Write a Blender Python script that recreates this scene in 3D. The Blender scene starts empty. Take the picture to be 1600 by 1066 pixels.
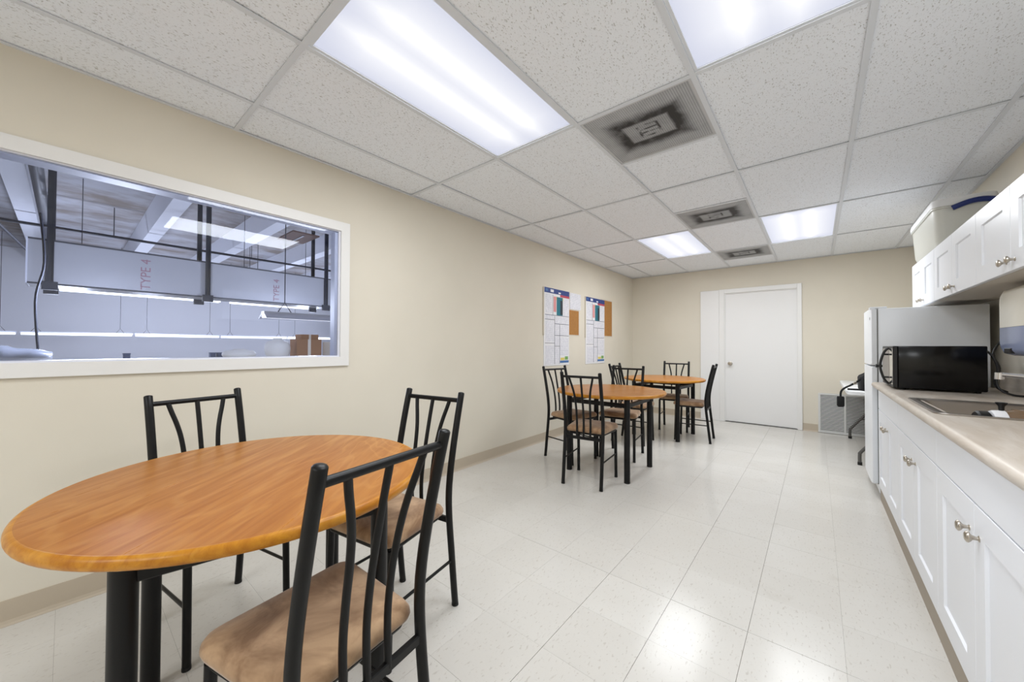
import bpy, bmesh, math, random
from mathutils import Vector, Matrix
random.seed(7)
S = bpy.context.scene
COL = S.collection
PI = math.pi

# ------------------------------------------------------------------ camera
YAW, PITCH, ROLL, FPX, CAMZ = 0.6905, 0.0140, 0.0041, 575.79, 1.18
fw = Vector((-math.sin(YAW)*math.cos(PITCH), math.cos(YAW)*math.cos(PITCH), math.sin(PITCH)))
r0 = Vector((math.cos(YAW), math.sin(YAW), 0)); u0 = r0.cross(fw)
rt = r0*math.cos(ROLL)+u0*math.sin(ROLL); up = u0*math.cos(ROLL)-r0*math.sin(ROLL)
cd = bpy.data.cameras.new('camera'); cam = bpy.data.objects.new('camera', cd); COL.objects.link(cam)
cd.sensor_fit = 'HORIZONTAL'; cd.sensor_width = 36; cd.lens = FPX*36/1600; cd.clip_start = .02; cd.clip_end = 200
m = Matrix.Identity(4)
for i in range(3):
    m[i][0] = rt[i]; m[i][1] = up[i]; m[i][2] = -fw[i]
m[2][3] = CAMZ
cam.matrix_world = m
S.camera = cam

# ------------------------------------------------------------------ world, exposure
w = bpy.data.worlds.new('world'); S.world = w; w.use_nodes = True
w.node_tree.nodes['Background'].inputs[0].default_value = (.8, .86, 1, 1)
w.node_tree.nodes['Background'].inputs[1].default_value = .05
S.view_settings.view_transform = 'Standard'; S.view_settings.look = 'None'
S.view_settings.gamma = 1; S.view_settings.use_curve_mapping = False
S.view_settings.exposure = 0.14
LAMP_W = 19.0        # each ceiling panel's lamp
SHOP_W = 122.0       # each bare fill lamp added in the workshop

# ------------------------------------------------------------------ materials
def lin(c):
    return tuple(((v/255)/12.92 if v/255 <= .04045 else ((v/255+.055)/1.055)**2.4) for v in c)
MATS = {}
def mat(name, rgb, rough=.5, metal=0, spec=.5, **kw):
    if name in MATS: return MATS[name]
    M = bpy.data.materials.new(name); M.use_nodes = True
    b = M.node_tree.nodes['Principled BSDF']
    b.inputs['Base Color'].default_value = (*lin(rgb), 1)
    b.inputs['Roughness'].default_value = rough; b.inputs['Metallic'].default_value = metal
    b.inputs['Specular IOR Level'].default_value = spec
    for k, v in kw.items(): b.inputs[k.replace('_', ' ')].default_value = v
    MATS[name] = M
    return M
class NT:
    def __init__(s, M): s.t = M.node_tree; s.b = s.t.nodes.get('Principled BSDF')
    def n(s, typ, **kw):
        o = s.t.nodes.new(typ)
        for k, v in kw.items():
            if k[0] == '_': setattr(o, k[1:], v)
            else: o.inputs[k].default_value = v
        return o
    def l(s, a, b): s.t.links.new(a, b)
    def pos(s): return s.n('ShaderNodeNewGeometry').outputs['Position']
    def obj(s): return s.n('ShaderNodeTexCoord').outputs['Object']
    def mapping(s, v, scale=(1, 1, 1), rot=(0, 0, 0), loc=(0, 0, 0)):
        o = s.n('ShaderNodeMapping'); s.l(v, o.inputs['Vector'])
        o.inputs['Scale'].default_value = scale; o.inputs['Rotation'].default_value = rot; o.inputs['Location'].default_value = loc
        return o.outputs[0]
    def noise(s, v, scale, detail=2, rough=.5, dist=0):
        o = s.n('ShaderNodeTexNoise'); s.l(v, o.inputs['Vector'])
        o.inputs['Scale'].default_value = scale; o.inputs['Detail'].default_value = detail
        o.inputs['Roughness'].default_value = rough; o.inputs['Distortion'].default_value = dist
        return o.outputs['Fac']
    def ramp(s, f, stops, interp='LINEAR'):
        o = s.n('ShaderNodeValToRGB'); s.l(f, o.inputs[0]); r = o.color_ramp; r.interpolation = interp
        while len(r.elements) < len(stops): r.elements.new(.5)
        for e, (p, c) in zip(r.elements, stops):
            e.position = p; e.color = (*lin(c), 1) if len(c) == 3 else c
        return o.outputs[0]
    def mix(s, f, a, b, mode='MIX'):
        o = s.n('ShaderNodeMix', _data_type='RGBA', _blend_type=mode)
        for sock, v in ((o.inputs[0], f), (o.inputs[6], a), (o.inputs[7], b)):
            if hasattr(v, 'is_linked'): s.l(v, sock)
            elif isinstance(v, (int, float)): sock.default_value = v
            else: sock.default_value = (*lin(v), 1)
        return o.outputs[2]
    def math(s, op, a, b=None, c=None):
        o = s.n('ShaderNodeMath', _operation=op)
        for i, v in enumerate((a, b, c)):
            if v is None: continue
            if hasattr(v, 'is_linked'): s.l(v, o.inputs[i])
            else: o.inputs[i].default_value = v
        return o.outputs[0]
    def color(s, c): s.l(c, s.b.inputs['Base Color'])
    def rough(s, c): s.l(c, s.b.inputs['Roughness'])
    def bump(s, h, strength=.2, dist=.01):
        o = s.n('ShaderNodeBump', Strength=strength, Distance=dist); s.l(h, o.inputs['Height']); s.l(o.outputs[0], s.b.inputs['Normal'])
W_ = (1, 1, 1, 1); K_ = (0, 0, 0, 1)

def make_materials():
    # painted drywall
    for nm, c in (('wall_paint', (224, 217, 202)), ('wall_paint_back', (224, 217, 202))):
        M = mat(nm, c, .62, spec=.3); t = NT(M)
        f = t.noise(t.pos(), 1.6, 3)
        t.color(t.mix(t.ramp(f, [(.35, K_), (.7, W_)]), c, tuple(v-5 for v in c)))
        t.bump(t.noise(t.pos(), 260, 2), .06, .003)
    # fissured ceiling tile
    M = mat('ceiling_tile', (240, 240, 241), .9, spec=.1); t = NT(M)
    p = t.pos()
    wob = t.n('ShaderNodeTexNoise'); t.l(p, wob.inputs['Vector']); wob.inputs['Scale'].default_value = 9
    add = t.n('ShaderNodeMix', _data_type='RGBA', _blend_type='ADD'); add.inputs[0].default_value = .05
    t.l(p, add.inputs[6]); t.l(wob.outputs['Color'], add.inputs[7])
    fis = t.noise(t.mapping(add.outputs[2], (1, .45, 1), (0, 0, .5)), 175, 1.5, .6, .6)
    f1 = t.ramp(fis, [(.60, K_), (.67, W_)])
    pits = t.ramp(t.noise(p, 210, 1), [(.68, K_), (.73, W_)])
    both = t.math('MAXIMUM', f1, t.math('MULTIPLY', pits, .45))
    t.color(t.mix(both, (245, 249, 255), (200, 202, 204)))
    t.bump(t.math('SUBTRACT', 1.0, both), .25, .003)
    mat('tee_metal', (222, 226, 232), .5)
    mat('vent_frame', (196, 197, 198), .5)
    mat('gap_dark', (60, 58, 55), .9)
    # vinyl composition floor tile
    M = mat('floor_tile', (218, 215, 210), .2, spec=.19); t = NT(M)
    p = t.pos()
    fa = t.ramp(t.noise(t.mapping(p, (1, .35, 1), (0, 0, .7)), 120, 1.5, .55, .4), [(.63, K_), (.69, W_)])
    fb = t.ramp(t.noise(t.mapping(p, (.35, 1, 1), (0, 0, .4), (3, 7, 0)), 130, 1.5, .55, .4), [(.67, K_), (.72, W_)])
    big = t.noise(p, 1.1, 4, .6)
    oi = t.n('ShaderNodeObjectInfo').outputs['Random']
    base = t.mix(t.ramp(big, [(.35, K_), (.7, W_)]), (215, 212, 206), (207, 203, 196))
    base = t.mix(t.math('MULTIPLY', oi, .5), base, (204, 200, 193))
    base = t.mix(t.math('MULTIPLY', fa, .45), base, (176, 168, 158))
    base = t.mix(t.math('MULTIPLY', fb, .4), base, (196, 190, 182))
    scuff = t.ramp(t.noise(p, 3.1, 5, .7), [(.6, K_), (.78, W_)])
    base = t.mix(t.math('MULTIPLY', scuff, .35), base, (178, 168, 155))
    t.color(base)
    t.rough(t.ramp(t.noise(p, 2.3, 4), [(.3, (.13, .13, .13, 1)), (.75, (.2, .2, .2, 1))]))
    t.bump(t.noise(p, 5, 1), .02, .004)
    mat('floor_joint', (128, 120, 110), .7)
    # oak laminate
    for nm, a, b, c in (('oak_top', (182, 120, 50), (158, 96, 36), (198, 142, 76)), ('oak_edge', (200, 138, 44), (168, 104, 28), (216, 160, 68))):
        M = mat(nm, a, .3, spec=.24); t = NT(M); o = t.obj()
        o = t.mapping(o, (1, 1, 1), (0, 0, math.radians(39)))
        g = t.noise(t.mapping(o, (1.0, .07, 1.0)), 34, 5, .6, .5)
        cath = t.noise(t.mapping(o, (1, .22, 1)), 3.4, 3, .45, .6)
        rings = t.math('SINE', t.math('MULTIPLY', cath, 95.0))
        col = t.mix(t.ramp(g, [(.34, K_), (.68, W_)]), a, b)
        col = t.mix(t.math('MULTIPLY', t.ramp(rings, [(.45, K_), (1.0, W_)]), .34), col, c)
        col = t.mix(t.math('MULTIPLY', t.ramp(t.noise(o, 1.7, 2), [(.4, K_), (.65, W_)]), .3), col, b)
        pr = t.ramp(t.noise(t.mapping(o, (1, .03, 1)), 210, 2), [(.56, K_), (.7, W_)])
        t.color(t.mix(t.math('MULTIPLY', pr, .3), col, b))
        t.rough(t.ramp(g, [(.3, (.27, .27, .27, 1)), (.7, (.36, .36, .36, 1))]))
    mat('black_metal', (12, 12, 13), .38, spec=.28)
    M = mat('suede', (150, 120, 94), .95, spec=.1, Sheen_Weight=.35); t = NT(M)
    oi = t.n('ShaderNodeObjectInfo').outputs['Random']
    o = t.n('ShaderNodeVectorMath', _operation='ADD'); t.l(t.obj(), o.inputs[0])
    cb = t.n('ShaderNodeCombineXYZ'); t.l(t.math('MULTIPLY', oi, 20.0), cb.inputs[0]); t.l(cb.outputs[0], o.inputs[1])
    f = t.noise(o.outputs[0], 7, 4, .6, .8)
    t.color(t.mix(t.ramp(f, [(.36, K_), (.66, W_)]), (134, 103, 76), (194, 161, 127)))
    t.bump(t.noise(t.obj(), 300, 1), .08, .002)
    mat('rubber', (18, 18, 18), .7)
    # white things
    mat('cabinet_white', (236, 238, 243), .34)
    mat('trim_white', (233, 232, 230), .38)
    mat('door_white', (234, 233, 232), .42)
    mat('appliance_white', (240, 243, 247), .3)
    mat('plastic_white', (232, 233, 234), .45)
    mat('window_white', (226, 228, 240), .35)
    mat('cove_tan', (190, 177, 158), .5)
    mat('toe_brown', (164, 153, 138), .6)
    mat('cabinet_under', (206, 198, 187), .6)
    mat('nickel', (190, 182, 170), .28, 1)
    mat('chrome', (215, 216, 220), .12, 1)
    mat('steel', (150, 143, 136), .34, 1)
    mat('dark_rim', (30, 28, 28), .4)
    mat('black_gloss', (8, 8, 9), .16, spec=.28)
    mat('black_plastic', (20, 20, 21), .5)
    mat('black_cloth', (16, 16, 18), .9)
    mat('glass_brown', (120, 98, 76), .15)
    mat('blue_plastic', (22, 42, 108), .35)
    mat('grey_metal', (120, 120, 118), .4, .6)
    mat('grille_paint', (212, 212, 210), .45)
    mat('grille_dark', (58, 57, 55), .8)
    mat('leg_grey', (92, 90, 88), .45, .3)
    mat('badge_grey', (130, 132, 138), .3, .6)
    M = mat('counter', (208, 192, 174), .36); t = NT(M); p = t.pos()
    f = t.noise(t.mapping(p, (1, .22, 1)), 13, 5, .62, .8)
    c = t.mix(t.ramp(f, [(.36, K_), (.66, W_)]), (204, 195, 184), (184, 171, 156))
    f2 = t.noise(t.mapping(p, (1, .1, 1)), 70, 3, .6, .5)
    t.color(t.mix(t.math('MULTIPLY', t.ramp(f2, [(.55, K_), (.72, W_)]), .4), c, (168, 152, 136)))
    # bin plastic
    M = mat('bin_plastic', (236, 236, 228), .3); M.node_tree.nodes['Principled BSDF'].inputs['Alpha'].default_value = .62
    M = mat('dispenser_lens', (142, 152, 182), .2)
    mat('dispenser_white', (226, 222, 210), .35)
    # perforated, dust-stained vent face
    M = mat('vent_face', (150, 149, 146), .6); t = NT(M); o = t.obj()
    sx = t.n('ShaderNodeSeparateXYZ'); t.l(o, sx.inputs[0]); X, Y = sx.outputs[0], sx.outputs[1]
    def rect(cx, cy, hx, hy, soft):
        a = t.math('SUBTRACT', t.math('ABSOLUTE', t.math('SUBTRACT', X, cx)), hx)
        b = t.math('SUBTRACT', t.math('ABSOLUTE', t.math('SUBTRACT', Y, cy)), hy)
        d = t.math('MAXIMUM', a, b)
        mr = t.n('ShaderNodeMapRange', _interpolation_type='SMOOTHSTEP'); t.l(d, mr.inputs[0])
        mr.inputs[1].default_value = -soft; mr.inputs[2].default_value = soft; mr.inputs[3].default_value = 1; mr.inputs[4].default_value = 0
        return mr.outputs[0]
    vor = t.n('ShaderNodeTexVoronoi'); t.l(o, vor.inputs['Vector']); vor.inputs['Scale'].default_value = 88; vor.inputs['Randomness'].default_value = 0
    holes = t.ramp(vor.outputs['Distance'], [(.3, W_), (.4, K_)])
    nz = t.noise(o, 9, 4, .6)
    halo = t.math('MULTIPLY', rect(0, 0, .195, .165, .045), t.math('ADD', t.math('MULTIPLY', nz, 1.5), .25))
    inner = rect(0, 0, .125, .095, .012)
    marks = rect(-.055, 0, .006, .05, .006)
    for a in ((.055, .0, .008, .06), (-.055, 0, .008, .06), (0, .018, .05, .007), (0, -.018, .05, .007), (-.02, .06, .04, .008), (.02, -.06, .035, .008)):
        marks = t.math('MAXIMUM', marks, rect(*a, .006))
    marks = t.math('MULTIPLY', marks, t.ramp(t.noise(o, 25, 2), [(.3, K_), (.55, W_)]))
    dirt = t.math('MAXIMUM', t.math('MULTIPLY', halo, t.math('SUBTRACT', 1.0, t.math('MULTIPLY', inner, .8))), t.math('MULTIPLY', marks, .95))
    col = t.mix(t.math('MULTIPLY', holes, .6), (188, 190, 193), (88, 89, 91))
    col = t.mix(t.ramp(nz, [(.35, K_), (.75, W_)]), col, t.mix(.4, col, (132, 133, 135)))
    t.color(t.mix(dirt, col, (36, 36, 37)))
    t.bump(t.math('SUBTRACT', 1.0, holes), .5, .003)
    # lamp diffuser: tubes show as brighter bands
    M = mat('diffuser', (240, 242, 250), .4); t = NT(M)
    s2 = t.n('ShaderNodeSeparateXYZ'); t.l(t.obj(), s2.inputs[0])
    band = t.ramp(t.math('ABSOLUTE', t.math('SUBTRACT', t.math('ABSOLUTE', s2.outputs[0]), .09)), [(.0, W_), (.06, (.55, .55, .55, 1)), (.22, K_)])
    ends = t.ramp(t.math('ABSOLUTE', s2.outputs[1]), [(.42, W_), (.61, (.25, .25, .25, 1))])
    e = t.math('MULTIPLY', band, ends)
    t.l(t.mix(e, (214, 219, 240), (255, 255, 255)), t.b.inputs['Emission Color'])
    t.l(t.math('ADD', t.math('MULTIPLY', e, .22), .76), t.b.inputs['Emission Strength'])
    t.b.inputs['Base Color'].default_value = (.1, .1, .1, 1)
    # thin clear pane
    M = bpy.data.materials.new('pane_glass'); M.use_nodes = True; MATS['pane_glass'] = M; t = NT(M)
    t.t.nodes.remove(t.b); out = t.t.nodes['Material Output']
    fr = t.n('ShaderNodeFresnel', IOR=1.45); tr = t.n('ShaderNodeBsdfTransparent', Color=(.93, .95, 1, 1)); gl = t.n('ShaderNodeBsdfGlossy', Roughness=0.01)
    mx = t.n('ShaderNodeMixShader'); t.l(fr.outputs[0], mx.inputs[0]); t.l(tr.outputs[0], mx.inputs[1]); t.l(gl.outputs[0], mx.inputs[2]); t.l(mx.outputs[0], out.inputs[0])
    # workshop
    M = mat('shop_ceiling', (150, 148, 150), .85); t = NT(M); f = t.noise(t.mapping(t.pos(), (1, .5, 1)), 1.2, 5, .7)
    t.color(t.mix(t.ramp(f, [(.4, K_), (.65, W_)]), (176, 176, 182), (128, 118, 110)))
    mat('shop_beam', (214, 215, 222), .7)
    mat('shop_wall', (222, 222, 226), .7)
    mat('shop_floor', (150, 148, 146), .6)
    M = mat('duct_board', (172, 174, 182), .45, .25); t = NT(M)
    t.color(t.mix(t.noise(t.pos(), 1.5, 4), (166, 168, 177), (186, 187, 193)))
    mat('duct_edge', (70, 72, 80), .6)
    mat('strut', (40, 44, 58), .5, .3)
    mat('lettering_red', (158, 124, 136), .7)
    mat('pipe', (58, 60, 70), .5)
    M = mat('tube_glow', (255, 255, 255), .4); b = M.node_tree.nodes['Principled BSDF']
    b.inputs['Emission Color'].default_value = (.93, .95, 1, 1); b.inputs['Emission Strength'].default_value = 2.2
    mat('fixture_white', (228, 231, 245), .35)
    mat('cardboard', (150, 112, 82), .8)
    mat('cream_box', (214, 206, 192), .8)
    mat('rust_brown', (92, 66, 58), .8)
    mat('wrap', (170, 176, 192), .18, .15)
    mat('bag_white', (226, 224, 220), .5)
    mat('crate_blue', (70, 82, 112), .6)
    # printed paper
    mat('paper', (233, 233, 236), .6)
    M = mat('paper_text', (230, 230, 236), .6); t = NT(M)
    wv = t.n('ShaderNodeTexWave', _bands_direction='Z'); t.l(t.obj(), wv.inputs['Vector']); wv.inputs['Scale'].default_value = 26; wv.inputs['Distortion'].default_value = 0
    wd = t.noise(t.mapping(t.obj(), (1, 1, .6)), 60, 1)
    ln = t.math('MULTIPLY', t.ramp(wv.outputs['Fac'], [(.5, K_), (.75, W_)]), t.ramp(wd, [(.35, K_), (.5, W_)]))
    t.color(t.mix(t.math('MULTIPLY', ln, .38), (232, 232, 238), (120, 122, 150)))
    mat('print_navy', (36, 62, 130), .5); mat('print_red', (186, 70, 90), .5); mat('print_teal', (24, 112, 130), .5)
    mat('print_dark', (34, 48, 60), .5); mat('print_yellow', (224, 206, 110), .5); mat('print_green', (120, 168, 90), .5)
    mat('print_blue', (66, 112, 168), .5); mat('print_line', (96, 98, 120), .6); mat('print_pink', (222, 150, 150), .6)
    M = mat('cork', (176, 124, 66), .9); t = NT(M); t.color(t.mix(t.ramp(t.noise(t.pos(), 160, 3), [(.35, K_), (.7, W_)]), (184, 134, 74), (150, 100, 50)))
    mat('wood_frame', (206, 198, 184), .5)
make_materials()

# ------------------------------------------------------------------ mesh helpers
def setp(o, parent=None, label=None, cat=None, group=None, kind=None):
    if parent is not None: o.parent = parent
    if label: o['label'] = label
    if cat: o['category'] = cat
    if group: o['group'] = group
    if kind: o['kind'] = kind
    return o
def link(name, me, material, parent=None, loc=None, **kw):
    if isinstance(material, str): material = MATS[material]
    if material and not me.materials: me.materials.append(material)
    o = bpy.data.objects.new(name, me); COL.objects.link(o)
    if loc is not None: o.location = loc
    return setp(o, parent, **kw)
def empty(name, loc=(0, 0, 0), rz=0, **kw):
    o = bpy.data.objects.new(name, None); COL.objects.link(o); o.location = loc; o.rotation_euler = (0, 0, rz)
    o.empty_display_size = .05
    return setp(o, **kw)
class MB:
    def __init__(s): s.b = bmesh.new()
    def box(s, x0, x1, y0, y1, z0, z1, bev=0, seg=2):
        M = Matrix.Translation(((x0+x1)/2, (y0+y1)/2, (z0+z1)/2)) @ Matrix.Diagonal((x1-x0, y1-y0, z1-z0, 1))
        r = bmesh.ops.create_cube(s.b, size=1, matrix=M)
        if bev:
            es = list({e for v in r['verts'] for e in v.link_edges})
            bmesh.ops.bevel(s.b, geom=es, offset=bev, segments=seg, affect='EDGES', profile=.5)
        return s
    def tube(s, pts, r, seg=12, dome=0, closed=False, flat=1.0):
        P = [Vector(p) for p in pts]; n = len(P); R = r if isinstance(r, (list, tuple)) else [r]*n
        rings = []; prev = None
        for i in range(n):
            if closed: t = (P[(i+1) % n]-P[i-1]).normalized()
            elif i == 0: t = (P[1]-P[0]).normalized()
            elif i == n-1: t = (P[-1]-P[-2]).normalized()
            else: t = ((P[i+1]-P[i]).normalized()+(P[i]-P[i-1]).normalized()).normalized()
            if prev is None:
                a = Vector((1, 0, 0)) if abs(t.x) < .9 else Vector((0, 1, 0))
                a = (a-t*a.dot(t)).normalized()
            else: a = (prev-t*prev.dot(t)).normalized()
            prev = a; b = t.cross(a)
            rings.append((P[i], a, b, t, R[i]))
        def ring(c, a, b, rr): return [s.b.verts.new(c+(a*math.cos(2*PI*k/seg)+b*math.sin(2*PI*k/seg)*flat)*rr) for k in range(seg)]
        vs = []
        if dome and not closed:
            c, a, b, t, rr = rings[0]
        for c, a, b, t, rr in rings: vs.append(ring(c, a, b, rr))
        if dome and not closed:
            c, a, b, t, rr = rings[-1]
            for ang in (30, 60, 80):
                vs.append(ring(c+t*dome*math.sin(math.radians(ang)), a, b, rr*math.cos(math.radians(ang))))
        for A, B in zip(vs, vs[1:]+([vs[0]] if closed else [])):
            for k in range(seg): s.b.faces.new((A[k], A[(k+1) % seg], B[(k+1) % seg], B[k]))
        if not closed:
            s.b.faces.new(vs[0][::-1]); s.b.faces.new(vs[-1])
        return s
    def lathe(s, prof, seg=48, c=(0, 0, 0), axis='z'):
        rows = []
        for r, z in prof:
            if r < 1e-6: rows.append([s.b.verts.new((0, 0, z))])
            else: rows.append([s.b.verts.new((r*math.cos(2*PI*k/seg), r*math.sin(2*PI*k/seg), z)) for k in range(seg)])
        for A, B in zip(rows, rows[1:]):
            for k in range(seg):
                q = [A[k % len(A)], A[(k+1) % len(A)], B[(k+1) % len(B)], B[k % len(B)]]
                u = []
                for v in q:
                    if v not in u: u.append(v)
                if len(u) > 2: s.b.faces.new(u)
        vs = [v for R in rows for v in R]
        M = Matrix.Translation(c)
        if axis == '-x': M = M @ Matrix.Rotation(-PI/2, 4, 'Y')
        if axis == '-y': M = M @ Matrix.Rotation(PI/2, 4, 'X')
        bmesh.ops.transform(s.b, matrix=M, verts=vs)
        return s
    def prism(s, poly, axis, a0, a1):
        def P(u, v, a): return {'x': (a, u, v), 'y': (u, a, v), 'z': (u, v, a)}[axis]
        A = [s.b.verts.new(P(u, v, a0)) for u, v in poly]; B = [s.b.verts.new(P(u, v, a1)) for u, v in poly]
        n = len(poly)
        s.b.faces.new(A); s.b.faces.new(B[::-1])
        for k in range(n): s.b.faces.new((A[k], B[k], B[(k+1) % n], A[(k+1) % n]))
        return s
    def loops(s, L):
        V = [[s.b.verts.new(p) for p in loop] for loop in L]; n = len(V[0])
        for A, B in zip(V, V[1:]):
            for k in range(n): s.b.faces.new((A[k], A[(k+1) % n], B[(k+1) % n], B[k]))
        s.b.faces.new(V[0][::-1]); s.b.faces.new(V[-1])
        return s
    def mesh(s, name, smooth=None):
        bmesh.ops.recalc_face_normals(s.b, faces=s.b.faces)
        me = bpy.data.meshes.new(name); s.b.to_mesh(me); s.b.free()
        if smooth is not None:
            for p in me.polygons: p.use_smooth = True
            me.set_sharp_from_angle(angle=math.radians(smooth))
        return me
    def obj(s, name, material, parent=None, smooth=None, loc=None, **kw):
        return link(name, s.mesh(name, smooth), material, parent, loc, **kw)
def copy_tree(o, parent=None):
    c = o.copy(); COL.objects.link(c)
    if parent is not None: c.parent = parent
    for ch in list(o.children): copy_tree(ch, c)
    return c
def rrect(x0, x1, y0, y1, r, seg=5):
    out = []
    for cx, cy, a in ((x1-r, y1-r, 0), (x0+r, y1-r, 90), (x0+r, y0+r, 180), (x1-r, y0+r, 270)):
        for k in range(seg+1):
            t = math.radians(a+90*k/seg); out.append((cx+r*math.cos(t), cy+r*math.sin(t)))
    return out
def spline(pts, n=6):
    P = [Vector(p) for p in pts]; out = []
    for i in range(len(P)-1):
        a = P[max(i-1, 0)]; b = P[i]; c = P[i+1]; d = P[min(i+2, len(P)-1)]
        for k in range(n):
            t = k/n
            out.append(.5*((2*b)+(c-a)*t+(2*a-5*b+4*c-d)*t*t+(3*b-a-3*c+d)*t**3))
    out.append(P[-1]); return out

# ------------------------------------------------------------------ room shell
XL, XR, YB, YF, H = -2.63, 0.985, 6.70, -3.7, 2.4433
fl = MB().box(XL-.12, XR+.1, YF-.1, YB+.1, -.12, -.0022).obj('floor', 'floor_joint', kind='structure')
# floor tiles, one foot square
def visible(x, y, z, mar=60):
    d = Vector((x, y, z-CAMZ)); q = d.dot(fw)
    if q < .25: return False
    px = 800+FPX*d.dot(rt)/q; py = 533-FPX*d.dot(up)/q
    return -mar < px < 1600+mar and -mar < py < 1066+mar
TS = .3048; gx0 = -.2265; gy0 = 1.815
tile_mesh = {}
rest = MB(); nrest = 0
ix = [gx0+TS*k for k in range(-9, 6)]; iy = [gy0+TS*k for k in range(-20, 18)]
for a in ix:
    for b in iy:
        x0, x1, y0, y1 = max(a, XL+.003), min(a+TS, XR-.003), max(b, YF+.003), min(b+TS, YB-.003)
        if x1-x0 < .02 or y1-y0 < .02: continue
        g = .00028; wide = .0008
        gl = wide if min(abs(x0-q) for q in (gx0, gx0-TS)) < .004 or (abs(x0-(gx0-2*TS)) < .004 and y1 < 2.2) else g
        gr = wide if min(abs(x1-q) for q in (gx0, gx0-TS)) < .004 or (abs(x1-(gx0-2*TS)) < .004 and y1 < 2.2) else g
        gb = wide if abs(y0-gy0) < .004 and -1.5 < x0 else g; gt = wide if abs(y1-gy0) < .004 and -1.5 < x0 else g
        hid = (x0 > .40 and y1 < 4.0) or x0 > .5
        if not hid and visible((x0+x1)/2, (y0+y1)/2, 0):
            key = (round(x1-x0, 4), round(y1-y0, 4), gl, gr, gb, gt)
            if key not in tile_mesh:
                wx, wy = key[:2]
                tile_mesh[key] = MB().box(-wx/2+gl, wx/2-gr, -wy/2+gb, wy/2-gt, -.0022, 0).mesh('tile')
            link('tile', tile_mesh[key], 'floor_tile', fl, ((x0+x1)/2, (y0+y1)/2, random.uniform(-.00025, .00025)))
        else: rest.box(x0+g, x1-g, y0+g, y1-g, -.0022, 0)
rest.obj('tile', 'floor_tile', fl, kind='stuff')

# left wall with the window opening
WY0, WY1, WZ0, WZ1 = -1.0, 1.245, 1.10, 2.0
MB().box(XL-.12, XL, YF, WY0, 0, H+.1).box(XL-.12, XL, WY1, YB, 0, H+.1).box(XL-.12, XL, WY0, WY1, 0, WZ0).box(XL-.12, XL, WY0, WY1, WZ1, H+.1).obj('wall_left', 'wall_paint', kind='structure')
MB().box(XL-.12, -1.16, YB, YB+.12, 0, H+.1).box(-.19, XR+.12, YB, YB+.12, 0, H+.1).box(-1.16, -.19, YB, YB+.12, 2.06, H+.1).obj('wall_back', 'wall_paint_back', kind='structure')
MB().box(XR, XR+.12, YF, YB, 0, H+.1).obj('wall_right', 'wall_paint', kind='structure')
MB().box(XL-.12, XR+.12, YF-.12, YF, 0, H+.1).obj('wall_front', 'wall_paint', kind='structure')
def cove(name, axis, a0, a1, wall, sgn):
    prof = [(0, .105), (.004, .105), (.005, .02), (.009, .008), (.017, .0015), (.017, 0), (0, 0)]
    MB().prism([(wall+sgn*u, v) for u, v in prof], axis, a0, a1).obj(name, 'cove_tan', kind='structure')
cove('baseboard_left', 'y', YF, YB, XL, 1)
for nm, a, b in (('baseboard_back', XL+.02, -1.48), ('baseboard_back_2', -.155, .01)):
    prof = [(0, .105), (.004, .105), (.005, .02), (.009, .008), (.017, .0015), (.017, 0), (0, 0)]
    MB().prism([(YB-u, v) for u, v in prof], 'x', a, b).obj(nm, 'cove_tan', kind='structure')

# window
win = empty('window_1', (XL, .12, WZ0), kind='structure')
def casing(y0, y1, z0, z1, yw, zw):      # mitred boards, stepped face
    def board(name, pts):
        b = MB(); L = []
        for x in (XL-.001, XL+.016): L.append([(x, y, z) for y, z in pts])
        b.loops(L); o = b.obj(name, 'trim_white'); o.parent = win; o.matrix_parent_inverse = Matrix.Translation((-XL, -.12, -WZ0)); return o
    board('casing', [(y0, z1), (y1, z1), (y1+yw, z1+zw), (y0-yw, z1+zw)])
    board('casing', [(y1, z1), (y1, z0), (y1+yw, z0-zw), (y1+yw, z1+zw)])
    board('casing', [(y1, z0), (y0, z0), (y0-yw, z0-zw), (y1+yw, z0-zw)])
    board('casing', [(y0, z0), (y0, z1), (y0-yw, z1+zw), (y0-yw, z0-zw)])
casing(WY0, WY1, WZ0, WZ1, .063, .064)
PINV = Matrix.Translation((-XL, -.12, -WZ0))
def wpart(b, name, material):
    o = b.obj(name, material); o.parent = win; o.matrix_parent_inverse = PINV; return o
jx0, jx1 = XL-.12, XL+.002
wpart(MB().box(jx0, jx1, WY1-.012, WY1, WZ0, WZ1), 'jamb', 'window_white')
wpart(MB().box(jx0, jx1, WY0, WY0+.012, WZ0, WZ1), 'jamb', 'window_white')
wpart(MB().box(jx0, jx1, WY0+.012, WY1-.012, WZ1-.006, WZ1), 'head_jamb', 'window_white')
wpart(MB().box(jx0, jx1, WY0+.012, WY1-.012, WZ0, WZ0+.008), 'sill_board', 'window_white')
wpart(MB().box(XL-.045, XL-.0125, WY1-.032, WY1-.012, WZ0+.008, WZ1-.012), 'stop', 'window_white')
wpart(MB().box(XL-.045, XL-.0125, WY0+.012, WY1-.032, WZ1-.012, WZ1-.006), 'stop', 'window_white')
wpart(MB().box(XL-.012, XL-.008, WY0+.013, WY1-.0125, WZ0+.009, WZ1-.0065), 'pane', 'pane_glass')

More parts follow.
